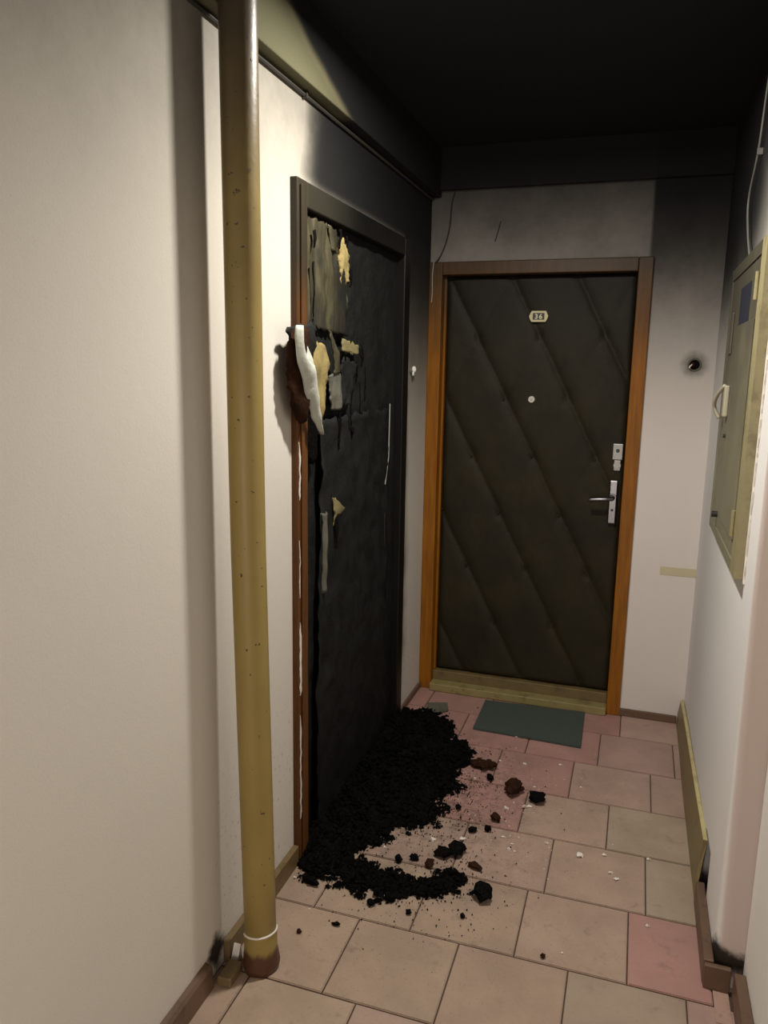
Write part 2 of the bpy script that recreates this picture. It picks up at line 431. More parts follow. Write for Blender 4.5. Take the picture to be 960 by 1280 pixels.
# right wall, notch behind the loose board
def corner_column(bm, y_end, z0, z1):
    """wall block whose outer corner is rounded, softer towards the floor"""
    zs = [z0+(z1-z0)*i/max(2, int((z1-z0)/.06)) for i in range(max(2, int((z1-z0)/.06))+1)]; R_ = []
    for z in zs:
        r = .012+.030*max(0, 1-z/1.3)**1.3 + .003*noise.noise(Vector((z*9, 0, 1))); w_ = .0025*noise.noise(Vector((z*5, 2, 1)))
        P = [(XR, y_end)] + [(XR+r-r*math.cos(t)+w_*(math.sin(t)), -1.622+r-r*math.sin(t)) for t in [math.pi/2*k/8 for k in range(9)]] + [(XN+.02, -1.622), (XN+.02, y_end)]
        R_.append([bm.verts.new((p[0], p[1], z)) for p in P])
    n = len(R_[0])
    for A, B in zip(R_, R_[1:]):
        for k in range(n): bm.faces.new((A[k], A[(k+1) % n], B[(k+1) % n], B[k]))
    bm.faces.new(R_[0]); bm.faces.new(R_[-1])
bmr = bmesh.new()
corner_column(bmr, .1, .21, H); corner_column(bmr, -1.36, -.05, .21)
box(bmr, XR, XN+.12, -1.20, .1, -.05, .21); box(bmr, XR+.045, XN+.12, -1.36, -1.20, -.05, .21)
wr = link('wall_right', bmr, M_RIGHT, None, True)
wr.data.set_sharp_from_angle(angle=math.radians(40))
tag(wr, 'white right wall that carries the meter cabinet, sooty near the ceiling', 'wall', 'structure')
hb = link('hollow_shade', boxes((XR+.03, XR+.044, -1.355, -1.205, -.01, .205)), M_DARK, wr)  # flat black panel that paints the shade inside the notch
hb['label'] = 'black panel painting the shade in the hollow behind the loose board'
wrn = link('wall_near_right', boxes((XN, XN+.12, YE-.05, -1.61, -.05, H)), M_NEARR)
tag(wrn, 'pale wall at the right edge, set back beyond the pilaster corner', 'wall', 'structure')
we = link('wall_front', boxes((-.2, 1.5, YE-.1, YE, -.05, H)), M_NEARR)
tag(we, 'wall closing the hallway behind the camera', 'wall', 'structure')

# ledges under the ceiling
lg = link('trim_1', boxes((0.001, .045, YE+.002, -.0, 2.362, H-.001)), M_LEDGE)
bv = lg.modifiers.new('bevel', 'BEVEL'); bv.width = .004; bv.segments = 2; bv.limit_method = 'ANGLE'
tag(lg, 'ochre painted ledge under the ceiling above the burned door', 'ledge', 'structure')
lg2 = link('trim_2', boxes((.046, XR, -.03, -.0005, 2.392, H-.001)), M_BACK)
tag(lg2, 'soot-covered ledge under the ceiling on the end wall', 'ledge', 'structure')
cb = link('cable', tube([(.008, -4.9, 2.352), (.008, -1.99, 2.352), (.008, -1.2, 2.349), (.008, -.02, 2.352)], .005, 6), M_WIREB)
link('cable_clip', boxes((.0005, .016, -1.45, -1.44, 2.343, 2.361)), M_WIREB, cb)
tag(cb, 'dark thin cable running under the ochre ledge on the left wall', 'cable')

# baseboards
def bb(name, bs, m, label, bev=.003):
    bm = bmesh.new()
    for b in bs: box(bm, *b, bev)
    return tag(link(name, bm, m), label, 'baseboard', 'structure')
bb('baseboard_left', [(.0005, .020, -1.985, DY0-.002, .0005, .066)], M_BASEO, 'ochre skirting board between the pipe and the burned door')
bb('baseboard_corner', [(.0005, .012, DY1+.003, -.002, .0005, .030)], M_BASE, 'thin brown skirting in the corner between the two doors')
bb('baseboard_back', [(.985, XR-.028, -.014, -.0005, .0005, .036)], M_BASE, 'low brown skirting at the foot of the end wall')
bm = bmesh.new()
pl = [(.0005, .0005), (.023, .0005), (.021, .060), (.014, .068), (.0005, .070)]
A = [bm.verts.new((p[0], -2.075, p[1])) for p in pl]; B = [bm.verts.new((p[0], YE+.002, p[1])) for p in pl]
bm.faces.new(A); bm.faces.new(B[::-1])
for i in range(5): bm.faces.new((A[i], B[i], B[(i+1) % 5], A[(i+1) % 5]))
bl = tag(link('baseboard_near_left', bm, M_BASE), 'dark brown skirting board under the near left wall', 'baseboard', 'structure')
bb('baseboard_right', [(1.236, XR-.0005, -1.636, -1.30, .0005, .075)], M_BASE, 'brown skirting board between the loose board and the right corner')
bb('baseboard_return', [(1.2375, 1.303, -1.652, -1.637, .0005, .07)], M_BASE, 'short mitred skirting piece turning the right wall corner')
bb('baseboard_near_right', [(1.306, XN-.0005, YE+.002, -1.665, .0005, .078)], M_BASE, 'dark skirting board at the lower right edge of the picture')
# wood block bridging the gap behind the pipe
o = empty('wood_block', (.03, -2.03, 0), 'small ochre wood offcut lying behind the foot of the pipe', 'offcut')
bm = bmesh.new(); box(bm, .028, .066, -2.065, -1.998, .0008, .028, .003); link('block', bm, M_BASEO, o)
bm = prism([(-1.992, .001), (-1.958, .001), (-1.966, .05)], .02, 'x', .024); link('plaster_chip', bm, M_CHIP, o)
# loose ochre board leaning on the right wall
lb = empty('loose_board', (1.24, -.65, 0), 'ochre painted board coming loose from the foot of the right wall', 'board')
bm = bmesh.new()
def rowp(y, xb, xt, zt): return [(xb, y, .001), (xb+(xt-xb)*.5-.003, y, zt*.5), (xt, y, zt), (xt+.011, y, zt-.001), (xb+.012, y, .001)]
secs = [rowp(-.018, 1.235, 1.246, .118), rowp(-.30, 1.236, 1.246, .145), rowp(-.62, 1.234, 1.247, .163), rowp(-.95, 1.236, 1.248, .18), rowp(-1.27, 1.238, 1.250, .196)]
secs[-1][0] = (1.238, -1.295, .001)
VV = [[bm.verts.new(p) for p in s] for s in secs]
for a, b in zip(VV, VV[1:]):
    for i in range(5): bm.faces.new((a[i], b[i], b[(i+1) % 5], a[(i+1) % 5]))
bm.faces.new(VV[0]); bm.faces.new(VV[-1][::-1]); link('panel', bm, M_BOARD, lb)
bm = bmesh.new(); T = [(s[2], s[3]) for s in secs]
loft([[Vector(a)+Vector((-.001, 0, .0012)), Vector(b)+Vector((.001, 0, .0012))] for a, b in T], .003, bm)
t = link('top_edge', bm, M_BOARDTOP, lb); t['label'] = 'pale yellow top edge of the board'

# ------------------------------------------------------------------ door_1, the burned door
d1 = empty('door_1', (0, (DY0+DY1)/2, 0), 'burned door on the left, charred black with torn upholstery', 'door', 'structure')
def part(name, bm, m, par, label=None, smooth=False):
    o = link(name, bm, m, par, smooth)
    if label: o['label'] = label
    return o
def bbx(*b, bev=.004):
    bm = bmesh.new(); box(bm, *b, bev); return bm
jl = part('door_frame', bbx(-.07, .022, DY0, -1.457, .0005, DT), M_FRAME1, d1, 'brown door jamb beside the pipe, blackened above')
part('door_frame', bbx(-.07, .022, -.475, DY1, .0005, DT), M_FRAME1, d1, 'charred jamb beside the corner')
part('door_frame', bbx(-.07, .0215, -1.4565, -.4755, 2.046, DT), M_FRAME1, d1, 'sooty grey head of the door frame')
part('frame_bead', bbx(.0222, .030, -1.515, -1.497, .0005, 2.10, bev=.003), M_FRAME1, jl)
# chipped plaster along the jamb
for (z0, z1, wd, sd) in ((1.20, 1.38, .012, 1), (.58, .82, .018, 2), (.90, 1.08, .008, 3), (.16, .52, .011, 4)):
    ply = ragged([(DY0+.004, z0), (DY0+wd, z0+.02), (DY0+wd*.8, (z0+z1)/2), (DY0+wd*1.1, z1-.05), (DY0+.004, z1)], .01, .006, sd)
    part('plaster_chip', prism(ply, .002, 'x', .0223), M_CHIP, jl)
# charred leaf with a lumpy surface
bm = bmesh.new(); ny, nzz = 60, 120; G = []
y0_, y1_, z0_, z1_ = -1.456, -.476, .004, 2.045
for i in range(nzz+1):
    row = []
    for j in range(ny+1):
        y = y0_+(y1_-y0_)*j/ny; z = z0_+(z1_-z0_)*i/nzz
        d = .010*noise.noise(Vector((y*3, z*2, 1)))+.006*noise.noise(Vector((y*11, z*7, 5)))+.003*noise.noise(Vector((y*30, z*26, 5)))
        e = min(1, min(j, ny-j)/3); row.append(bm.verts.new((-.012+d*e, y, z)))
    G.append(row)
for i in range(nzz):
    for j in range(ny): bm.faces.new((G[i][j], G[i][j+1], G[i+1][j+1], G[i+1][j]))
Bk = [bm.verts.new((-.05, a, b)) for a, b in ((y0_, z0_), (y1_, z0_), (y1_, z1_), (y0_, z1_))]
bm.faces.new(Bk)
bm.faces.new([Bk[0], Bk[1]]+[G[0][j] for j in range(ny, -1, -1)])
bm.faces.new([Bk[3], Bk[2]]+[G[nzz][j] for j in range(ny, -1, -1)])
bm.faces.new([Bk[0], Bk[3]]+[G[i][0] for i in range(nzz, -1, -1)])
bm.faces.new([Bk[1], Bk[2]]+[G[i][ny] for i in range(nzz, -1, -1)])
leaf = part('door_leaf', bm, M_CHAR, d1, 'charred black door leaf')
# torn layers on the leaf: sheets through left and right edge paths
def sheet(name, L, R, m, label, n=26, nc=10, bulge=.0, wob=.004, thick=.004, seed=0, par=d1, edge=.006):
    A = resample(L, n); B = resample(R, n); rows = []
    for i in range(n):
        row = []
        for j in range(nc):
            t = j/(nc-1); p = A[i].lerp(B[i], t)
            p.x += bulge*math.sin(math.pi*t) + wob*noise.noise(Vector((p.y*38+seed, p.z*14, seed)))*(1.5)
            if j in (0, nc-1):
                p.y += edge*noise.noise(Vector((seed+3, p.z*60, 1)))*1.6
            if i in (0, n-1):
                p.z += edge*2.2*noise.noise(Vector((seed, p.y*70, 4)))
            row.append(p)
        rows.append(row)
    return part(name, loft(rows, thick), m, par, label, True)
sheet('upholstery_remnant', [(.002, -1.452, 2.035), (.002, -1.452, 1.9), (.006, -1.445, 1.72)], [(.002, -1.27, 2.035), (.008, -1.20, 1.97), (.012, -1.10, 1.88), (.010, -1.10, 1.70)], M_REMN, 'scorched olive remnant of the upholstery at the upper left of the leaf', seed=1, wob=.007, n=40, nc=22, edge=.008)
sheet('upholstery_remnant', [(.012, -1.285, 2.03), (.012, -1.25, 1.96)], [(.012, -1.20, 2.02), (.012, -1.19, 1.955)], M_REMN, 'scorched brown scrap under the frame head', seed=2, n=14)
sheet('foam_patch', [(.016, -1.19, 2.0), (.018, -1.19, 1.90), (.014, -1.17, 1.87)], [(.016, -1.12, 1.985), (.016, -1.105, 1.93), (.014, -1.10, 1.875)], M_FOAM, 'torn yellow foam high on the leaf', seed=3, wob=.010, edge=.014)
sheet('foam_patch', [(.012, -1.45, 1.69), (.016, -1.445, 1.60), (.012, -1.40, 1.50), (.008, -1.365, 1.42)], [(.012, -1.295, 1.665), (.014, -1.29, 1.60), (.012, -1.305, 1.5), (.008, -1.325, 1.43)], M_FOAM, 'yellow foam showing beside the pale torn flap', seed=4, wob=.010, edge=.012)
sheet('foam_patch', [(.012, -1.15, 1.69), (.012, -1.152, 1.65)], [(.012, -1.00, 1.675), (.012, -.99, 1.64)], M_PATCH, 'small dull yellow square patch of foam', seed=5, n=8, edge=.006)
sheet('upholstery_shred', [(.02, -1.293, 1.715), (.03, -1.28, 1.65), (.02, -1.24, 1.575)], [(.02, -1.283, 1.71), (.03, -1.235, 1.65), (.02, -1.19, 1.58)], M_REMN, 'narrow pointed shred of upholstery', seed=6)
sheet('upholstery_shred', [(.015, -1.29, 1.57), (.02, -1.28, 1.50), (.015, -1.25, 1.46)], [(.015, -1.16, 1.585), (.02, -1.17, 1.51), (.015, -1.18, 1.46)], M_GREYFOLD, 'grey crumpled shred under the pointed one', seed=7, wob=.012)
sheet('upholstery_shred', [(.012, -1.335, 1.13), (.012, -1.33, 1.0), (.012, -1.325, .86)], [(.014, -1.30, 1.13), (.014, -1.30, 1.0), (.014, -1.30, .87)], M_GREYFOLD, 'narrow grey vertical fold low on the leaf', seed=8, bulge=.012, edge=.003)
sheet('upholstery_shred', [(.014, -1.235, 1.165), (.016, -1.23, 1.12), (.01, -1.225, 1.07)], [(.014, -1.21, 1.16), (.018, -1.14, 1.118), (.01, -1.19, 1.075)], M_PATCH, 'small curled olive corner of upholstery', seed=9)
# hanging charred upholstery sheet
sheet('upholstery_sheet', [(.010, -1.325, 1.43), (.012, -1.33, 1.2), (.010, -1.345, .9), (.010, -1.36, .5), (.018, -1.37, .03)], [(.002, -.62, 1.44), (.002, -.60, 1.2), (.002, -.60, .9), (.002, -.60, .5), (.006, -.60, .03)], M_CHAR, 'hanging sheet of charred black upholstery', n=60, nc=30, seed=10, wob=.010, thick=.005, edge=.008)
sheet('upholstery_sheet', [(.018, -1.18, 1.62), (.018, -1.19, 1.52), (.014, -1.19, 1.47)], [(.018, -1.02, 1.62), (.016, -1.05, 1.55), (.014, -1.09, 1.47)], M_CHAR, 'black blistered upholstery under the yellow square patch', n=20, nc=10, seed=12, wob=.012, edge=.012)
# charred drips hanging under the torn places
for i, (y, z0d, z1d, w_) in enumerate(((-.985, 1.665, 1.60, .035), (-.945, 1.60, 1.48, .010), (-1.085, 1.53, 1.40, .012), (-1.06, 1.39, 1.36, .02), (-1.19, 1.46, 1.33, .012), (-1.10, 1.92, 1.86, .02), (-1.135, 2.02, 1.985, .02), (-1.20, 2.03, 1.97, .018), (-1.41, 1.99, 1.94, .014), (-1.41, 1.90, 1.74, .010), (-1.215, 1.10, .99, .020))):
    sheet('burnt_drip', [(.020, y-w_/2, z0d), (.022, y-w_*.45, (z0d+z1d)/2), (.018, y-w_*.1, z1d)], [(.020, y+w_/2, z0d), (.022, y+w_*.4, (z0d+z1d)/2), (.018, y+w_*.15, z1d)], M_DARK, None, n=12, nc=5, seed=20+i, edge=.006, thick=.003)
# pale torn flap
bmf = bmesh.new()
def rowsb(L, R, n=26, nc=9, bulge=.02, seed=0):
    A = resample(L, n); B = resample(R, n); rows = []
    for i in range(n):
        row = []
        for j in range(nc):
            t = j/(nc-1); p = A[i].lerp(B[i], t)
            p.x += bulge*math.sin(math.pi*t)*(1-.5*i/n) + .004*noise.noise(Vector((p.y*40+seed, p.z*25, seed)))
            row.append(p)
        rows.append(row)
    return rows
loft(rowsb([(.056, -1.618, 1.708), (.058, -1.630, 1.69), (.06, -1.632, 1.655), (.062, -1.622, 1.61), (.064, -1.590, 1.565), (.058, -1.555, 1.515), (.05, -1.50, 1.455), (.045, -1.42, 1.395)],
           [(.055, -1.615, 1.708), (.058, -1.606, 1.69), (.06, -1.606, 1.66), (.065, -1.585, 1.625), (.07, -1.520, 1.60), (.065, -1.485, 1.52), (.055, -1.45, 1.45), (.047, -1.414, 1.394)], seed=3), .004, bmf)
loft(rowsb([(.05, -1.575, 1.648), (.062, -1.572, 1.62), (.066, -1.555, 1.59)], [(.05, -1.530, 1.655), (.066, -1.525, 1.62), (.068, -1.515, 1.59)], n=8, bulge=.008, seed=5), .004, bmf)
part('torn_flap', bmf, M_FLAP, d1, 'pale grey-white torn flap of upholstery backing hanging to a point', True)
# black curled strip over the jamb, black mass behind the flap
sheet('burnt_curl', [(.030, -1.590, 1.70), (.036, -1.632, 1.66), (.038, -1.640, 1.60), (.036, -1.625, 1.53), (.032, -1.575, 1.455), (.028, -1.535, 1.44)], [(.036, -1.50, 1.705), (.040, -1.49, 1.6), (.036, -1.485, 1.52), (.030, -1.49, 1.46), (.027, -1.515, 1.44)], M_LUMP, 'burnt brown curl of upholstery lapping over the door jamb', bulge=.022, seed=14, wob=.008, edge=.010)
sheet('burnt_curl', [(.034, -1.625, 1.70), (.030, -1.60, 1.66), (.03, -1.585, 1.60)], [(.024, -1.41, 1.725), (.024, -1.40, 1.67), (.024, -1.44, 1.61)], M_CHAR, 'black charred lump between the pale flap and the foam', bulge=.010, seed=15, wob=.012, edge=.014)
sheet('burnt_curl', [(.020, -1.480, 1.60), (.014, -1.45, 1.45), (.008, -1.448, 1.30)], [(.020, -1.42, 1.60), (.014, -1.36, 1.45), (.008, -1.36, 1.30)], M_COAL, 'black strip under the pale flap', seed=16)
# pale strip along the closing edge
part('edge_strip', tube([(.006, -.600, 1.455), (.004, -.598, 1.33), (.004, -.60, 1.24), (.004, -.64, 1.13)], .0022, 5), M_WIRE, d1, 'thin pale line down the closing edge')
part('edge_strip', tube([(.004, -.638, 1.07), (.004, -.64, .95), (.004, -.63, .86)], .0018, 5), M_WIREB, d1)

# ------------------------------------------------------------------ door_2, upholstered door
d2 = empty('door_2', (.49, 0, 0), 'closed dark olive quilted door numbered 36 in a brown wooden frame', 'door', 'structure')
part('door_frame', bbx(.0005, .062, -.020, .075, .0005, 2.08), M_FRAME2, d2, 'left jamb of orange-brown varnished wood')
part('door_frame', bbx(.922, .982, -.020, .075, .0005, 2.08), M_FRAME2, d2, 'right jamb of orange-brown varnished wood')
part('door_frame', bbx(.0625, .9215, -.0195, .075, 2.022, 2.08), M_FRAME2, d2, 'sooty head of the wooden frame')
part('door_stop', bbx(.0625, .074, .028, .07, .09, 2.0215, bev=.002), M_FRAME2, d2)
part('threshold', bbx(.0625, .9215, -.046, .018, .0005, .040), M_SILL, d2, 'olive painted threshold step')
part('threshold', bbx(.0625, .9215, .0185, .075, .0005, .088), M_SILL2, d2, 'worn brown-olive upper step of the threshold')
bm = bmesh.new(); nx, nzz = 110, 230; x0_, x1_, z0_, z1_ = .075, .921, .090, 2.021; G = []
for i in range(nzz+1):
    row = []
    for j in range(nx+1):
        x = x0_+(x1_-x0_)*j/nx; z = z0_+(z1_-z0_)*i/nzz
        x_ = x + .004*noise.noise(Vector((x*7, z*7, 0)))
        u = ((z+1.92*x_-1.61)/.56) % 1.0; v = ((z-1.92*x_-.233)/.54) % 1.0
        du, dv = min(u, 1-u)*.56/2.16, min(v, 1-v)*.54/2.16
        ext = 1.0
        hu = 1-math.exp(-du/.022); hv = 1-math.exp(-dv/.016)
        h = .012*hu*(.80+.20*hv)
        # vinyl is pulled tight below a seam and slack above it
        h += .0055*(u-.5)*math.exp(-du/.05)
        # buttons
        h -= .006*math.exp(-((du*du+dv*dv)/.0004))
        h += .0022*noise.noise(Vector((x*6, z*5, 2)))+.0008*noise.noise(Vector((x*30, z*20, 2)))
        e = min(1, min(x-x0_, x1_-x)/.02, min(z-z0_, z1_-z)/.02); e = max(0, e)**.5
        row.append(bm.verts.new((x, .052-h*e-.004*e, z)))
    G.append(row)
for i in range(nzz):
    for j in range(nx): bm.faces.new((G[i][j], G[i+1][j], G[i+1][j+1], G[i][j+1]))
Bk = [bm.verts.new((a, .085, b)) for a, b in ((x0_, z0_), (x1_, z0_), (x1_, z1_), (x0_, z1_))]
bm.faces.new(Bk)
bm.faces.new([Bk[0], Bk[1]]+[G[0][j] for j in range(nx, -1, -1)])
bm.faces.new([Bk[3], Bk[2]]+[G[nzz][j] for j in range(nx, -1, -1)])
bm.faces.new([Bk[0], Bk[3]]+[G[i][0] for i in range(nzz, -1, -1)])
bm.faces.new([Bk[1], Bk[2]]+[G[i][nx] for i in range(nzz, -1, -1)])
part('quilted_panel', bm, M_VINYL, d2, 'dark olive vinyl quilted in large diamonds', True)
for (x, z) in ((.216, 1.186), (.504, 1.202), (.210, .643), (.5, .66), (.786, .66), (.36, .37), (.647, .39), (.79, 1.20), (.36, 1.46), (.08, .92), (.36, .92), (.645, .93)):
    part('button', disc_cyl((x, .038, z), (0, 1, 0), .0045, .012, 10, r1=.006), M_VINYL, d2)
# number plate 36
cx, cz, W, Hh = .505, 1.838, .043, .024
np_ = part('number_plate', prism([(cx-W, cz), (cx-W*.86, cz-Hh*.6), (cx-W*.74, cz-Hh), (cx+W*.74, cz-Hh), (cx+W*.86, cz-Hh*.6), (cx+W, cz), (cx+W*.86, cz+Hh*.6), (cx+W*.74, cz+Hh), (cx-W*.74, cz+Hh), (cx-W*.86, cz+Hh*.6)], .006, 'y', .024), M_BRASS, d2, 'small cream plate with the number 36')
part('plate_field', boxes((cx-.026, cx+.026, .0225, .0245, cz-.0145, cz+.0145)), M_BLACKP, np_, 'dark field of the plate')
def numeral(ch, x, z, h):
    cu = bpy.data.curves.new('t', 'FONT'); cu.body = ch; cu.size = h/.72; cu.extrude = .0008; cu.offset = .0009; cu.align_x = 'CENTER'; cu.resolution_u = 3
    ob = bpy.data.objects.new('t', cu); COL.objects.link(ob)
    dg = bpy.context.evaluated_depsgraph_get(); me = bpy.data.meshes.new_from_object(ob.evaluated_get(dg))
    bpy.data.objects.remove(ob)
    me.transform(Matrix.Translation((x, .0218, z-h/2)) @ Matrix.Rotation(math.pi/2, 4, 'X'))
    me.materials.clear(); me.materials.append(M_DIGIT)
    o = bpy.data.objects.new('numeral', me); COL.objects.link(o); o.parent = np_
    o.matrix_parent_inverse = Matrix.Translation(-np_.matrix_world.translation)
    return o
for ch, dx in (('3', -.0095), ('6', .0095)):
    o = numeral(ch, cx+dx, cz, .021); o.matrix_parent_inverse = Matrix.Identity(4); o.location = (0, 0, 0)
ph = part('peephole', disc_cyl((.491, .026, 1.465), (0, 1, 0), .014, .012, 28, r1=.016), M_WHITE, d2, 'pale round peephole')
part('lens', disc_cyl((.491, .0245, 1.465), (0, 1, 0), .006, .002, 16), M_STEEL, ph)
# upper lock
lk = part('lock_plate', bbx(.868, .912, .024, .034, 1.205, 1.278, bev=.003), M_STEEL, d2, 'square steel upper lock plate')
part('keyhole', disc_cyl((.890, .0232, 1.247), (0, 1, 0), .0085, .002, 16), M_BLACKP, lk)
part('lock_cover', disc_cyl((.891, .026, 1.180), (0, 1, 0), .016, .010, 24), M_STEEL, d2, 'round steel keyhole cover under the lock plate')
part('lock_cover', bbx(.876, .906, .029, .036, 1.155, 1.204, bev=.003), M_STEEL, d2)
hp = part('handle_plate', bbx(.864, .902, .018, .032, .910, 1.112, bev=.006), M_CHROME, d2, 'tall chrome handle plate')
part('handle_lever', tube(smooth_path([(.882, .016, 1.034), (.880, -.022, 1.034), (.865, -.036, 1.033), (.83, -.038, 1.030), (.79, -.036, 1.026), (.782, -.034, 1.024)], 5), [.011]*8+[.009]*6+[.0095]*12, 14), M_CHROME, hp, None, True)
part('handle_collar', disc_cyl((.882, .004, 1.034), (0, 1, 0), .015, .014, 20), M_CHROME, hp)
part('keyhole', disc_cyl((.883, .0165, .975), (0, 1, 0), .006, .002, 12), M_BLACKP, hp)
for z in (1.098, .925): part('screw', disc_cyl((.883, .015, z), (0, 1, 0), .004, .003, 10), M_CHROME, hp)

# ------------------------------------------------------------------ pipe
px0, py0 = .105, -1.965
def pax(z): return Vector((px0-.020*min(1, z/1.2) - .004*max(0, (z-1.2)/1.2), py0, z))
pp = empty('pipe', (px0, py0, 0), 'tall ochre painted vertical pipe standing in front of the left wall', 'pipe')
bm = tube([pax(z) for z in [.075+(H-.077)*i/14 for i in range(15)]], .0425, 40); part('pipe_body', bm, M_PIPE, pp, None, True)
prof = [(.001, .047), (.02, .049), (.045, .047), (.06, .0445), (.10, .0445), (.106, .0437), (.12, .0428)]
bm = bmesh.new(); rings = []
for z, r in prof:
    c = pax(z); rings.append([bm.verts.new((c.x+(r+(.003*noise.noise(Vector((math.cos(a)*2, math.sin(a)*2, z*30))) if z < .06 else 0))*math.cos(a), c.y+(r+(.003*noise.noise(Vector((math.cos(a)*2, math.sin(a)*2, z*30))) if z < .06 else 0))*math.sin(a), z)) for a in [2*math.pi*k/40 for k in range(40)]])
for A, B in zip(rings, rings[1:]):
    for k in range(40): bm.faces.new((A[k], A[(k+1) % 40], B[(k+1) % 40], B[k]))
bm.faces.new(rings[0]); bm.faces.new(rings[-1])
part('pipe_socket', bm, M_PIPE, pp, 'rusty brown socket at the foot of the pipe', True)
c = pax(.11)
ring = [(c.x+.0438*math.cos(a), c.y+.0438*math.sin(a), .112+.006*math.cos(a+.6)) for a in [(-2.4+3.0*k/24) for k in range(25)]]
part('joint_line', tube(ring, .0028, 6), M_CHIP, pp, 'pale sealing line around the foot of the pipe')
for (z, a, r) in ((2.02, -.62, .004), (2.10, -.75, .0035), (2.245, -.35, .003), (.27, -.75, .003)):
    c = pax(z); d = Vector((math.cos(a), math.sin(a), 0)); part('rust_spot', disc_cyl(c+d*.0417, d, r, .0014, 9), M_BASE, pp)

# ------------------------------------------------------------------ meter cabinet on the right wall
mc = empty('meter_cabinet', (XR, -1.06, 1.065), 'ochre metal meter cabinet on the right wall, sooty at the top', 'cabinet')
X0, X1 = 1.235, XR-.0005; YA, YB, ZA, ZB = -1.455, -.675, 1.068, 1.935
part('cabinet_frame', boxes((X0, X1, YA, YA+.085, ZA, ZB)), M_CABTRIM, mc, 'bright ochre near edge of the frame')
part('cabinet_frame', boxes((X0, X1, YA+.0855, YB, ZB-.035, ZB)), M_CAB, mc)
part('cabinet_frame', boxes((X0, X1, YA+.0855, YB, ZA, ZA+.03)), M_CAB, mc)
part('cabinet_frame', boxes((X0, X1, YB-.03, YB, ZA+.0305, ZB-.0355)), M_CAB, mc)
dr = part('cabinet_door', bbx(X0+.003, X1, YA+.087, YB-.032, ZA+.032, ZB-.037, bev=.003), M_CAB, mc)
part('door_rim', bbx(X0-.003, X0+.0028, YA+.10, -.98, 1.15, 1.74, bev=.002), M_CAB, dr, 'raised panel on the cabinet door')
part('sticker', boxes((X0+.0012, X0+.0028, -1.20, -.97, 1.70, 1.85)), M_BLUE, dr, 'blue sticker')
part('sight_glass', bbx(X0-.002, X0+.0028, -.83, -.75, 1.66, 1.79, bev=.002), M_CAB, dr, 'small meter window')
ha = part('latch', bbx(X0-.012, X0+.0028, -.90, -.86, 1.46, 1.56, bev=.004), M_PLASTIC, dr, 'pale latch')
part('latch_lever', tube(smooth_path([(X0-.010, -.88, 1.56), (X0-.026, -.84, 1.53), (X0-.030, -.80, 1.49), (X0-.012, -.80, 1.45)], 5), .006, 8), M_PLASTIC, ha, None, True)
part('knob', disc_cyl((X0+.003, -.88, 1.14), (-1, 0, 0), .010, .018, 16), M_BLACKP, dr, 'small dark knob')
part('knob', disc_cyl((X0+.003, -.90, 1.40), (-1, 0, 0), .006, .008, 12), M_BLACKP, dr)
for z in (1.20, 1.82): part('hinge', tube([(X0-.004, YA+.086, z-.035), (X0-.004, YA+.086, z+.035)], .006, 8), M_CABTRIM, mc)
ply = ragged([(YA-.012, ZA-.01), (YA-.014, 1.5), (YA-.012, ZB+.01), (YA-.0006, ZB+.01), (YA-.0006, 1.5), (YA-.0006, ZA-.01)], .012, .006, 3)
part('plaster_chip', prism([(min(a, YA-.0006), b) for a, b in ply], .004, 'x', XR-.0045), M_CHIP, mc, 'broken white plaster line along the cabinet')
wc = link('cable', tube(smooth_path([(1.258, -1.00, H-.002), (1.252, -.97, 2.39), (1.250, -.927, 2.25), (1.249, -.80, 2.14), (1.250, -.86, 2.03), (1.250, -.98, 1.937)], 7), .0035, 8), M_CABW, None, True)
link('cable_clip', boxes((1.246, 1.2615, -.935, -.925, 2.24, 2.258)), M_CABW, wc)
tag(wc, 'thin grey cable curving down from the ceiling to the meter cabinet', 'cable')

# ------------------------------------------------------------------ small wall fittings
db = empty('doorbell', (0, -.294, 1.589), 'small melted pale doorbell button on the left wall between the two doors', 'doorbell')
part('base', disc_cyl((.0005, -.294, 1.589), (1, 0, 0), .017, .010, 18, r1=.014), M_GREYFOLD, db)
bm = bmesh.new(); blob(bm, (.016, -.294, 1.592), .011, 4, (.8, 1, 1.3)); blob(bm, (.014, -.300, 1.574), .007, 6, (.8, .7, 1.4)); part('push_button', bm, M_CHIP, db, 'melted white button', True)
db2 = empty('socket_remains', (1.179, 0, 1.632), 'burnt round hole with charred fitting on the end wall right of the quilted door', 'fitting')
part('ring', tube([(1.179+.024*math.cos(a), -.003, 1.632+.024*math.sin(a)) for a in [2*math.pi*k/24 for k in range(25)]], .004, 6), M_GREYFOLD, db2)
part('hole', disc_cyl((1.179, -.004, 1.632), (0, 1, 0), .021, .0035, 24), M_DARK, db2)
bm = bmesh.new(); blob(bm, (1.172, -.010, 1.632), .012, 8, (1, .7, 1)); part('core', bm, M_LUMP, db2, 'charred lump', True)
part('wire_end', tube([(1.170, -.016, 1.634), (1.160, -.024, 1.626), (1.158, -.022, 1.618)], .0028, 6), M_CHIP, db2)
tp = tag(link('tape_strip', boxes((1.110, XR-.001, -.0022, -.0004, .700, .737)), paint('yellowed_tape', (.56, .50, .33), .6, .1)), 'short strip of yellowed tape low on the end wall by the right corner', 'tape')
w1 = tag(link('wire', tube(smooth_path([(.108, -.0048, 2.385), (.094, -.0048, 2.33), (.088, -.0048, 2.24), (.070, -.0048, 2.16), (.046, -.0048, 2.105), (.03, -.026, 2.075)], 6), .0038, 6), M_WIREB), 'sooty wire drooping to the upper left corner of the quilted door frame', 'wire')
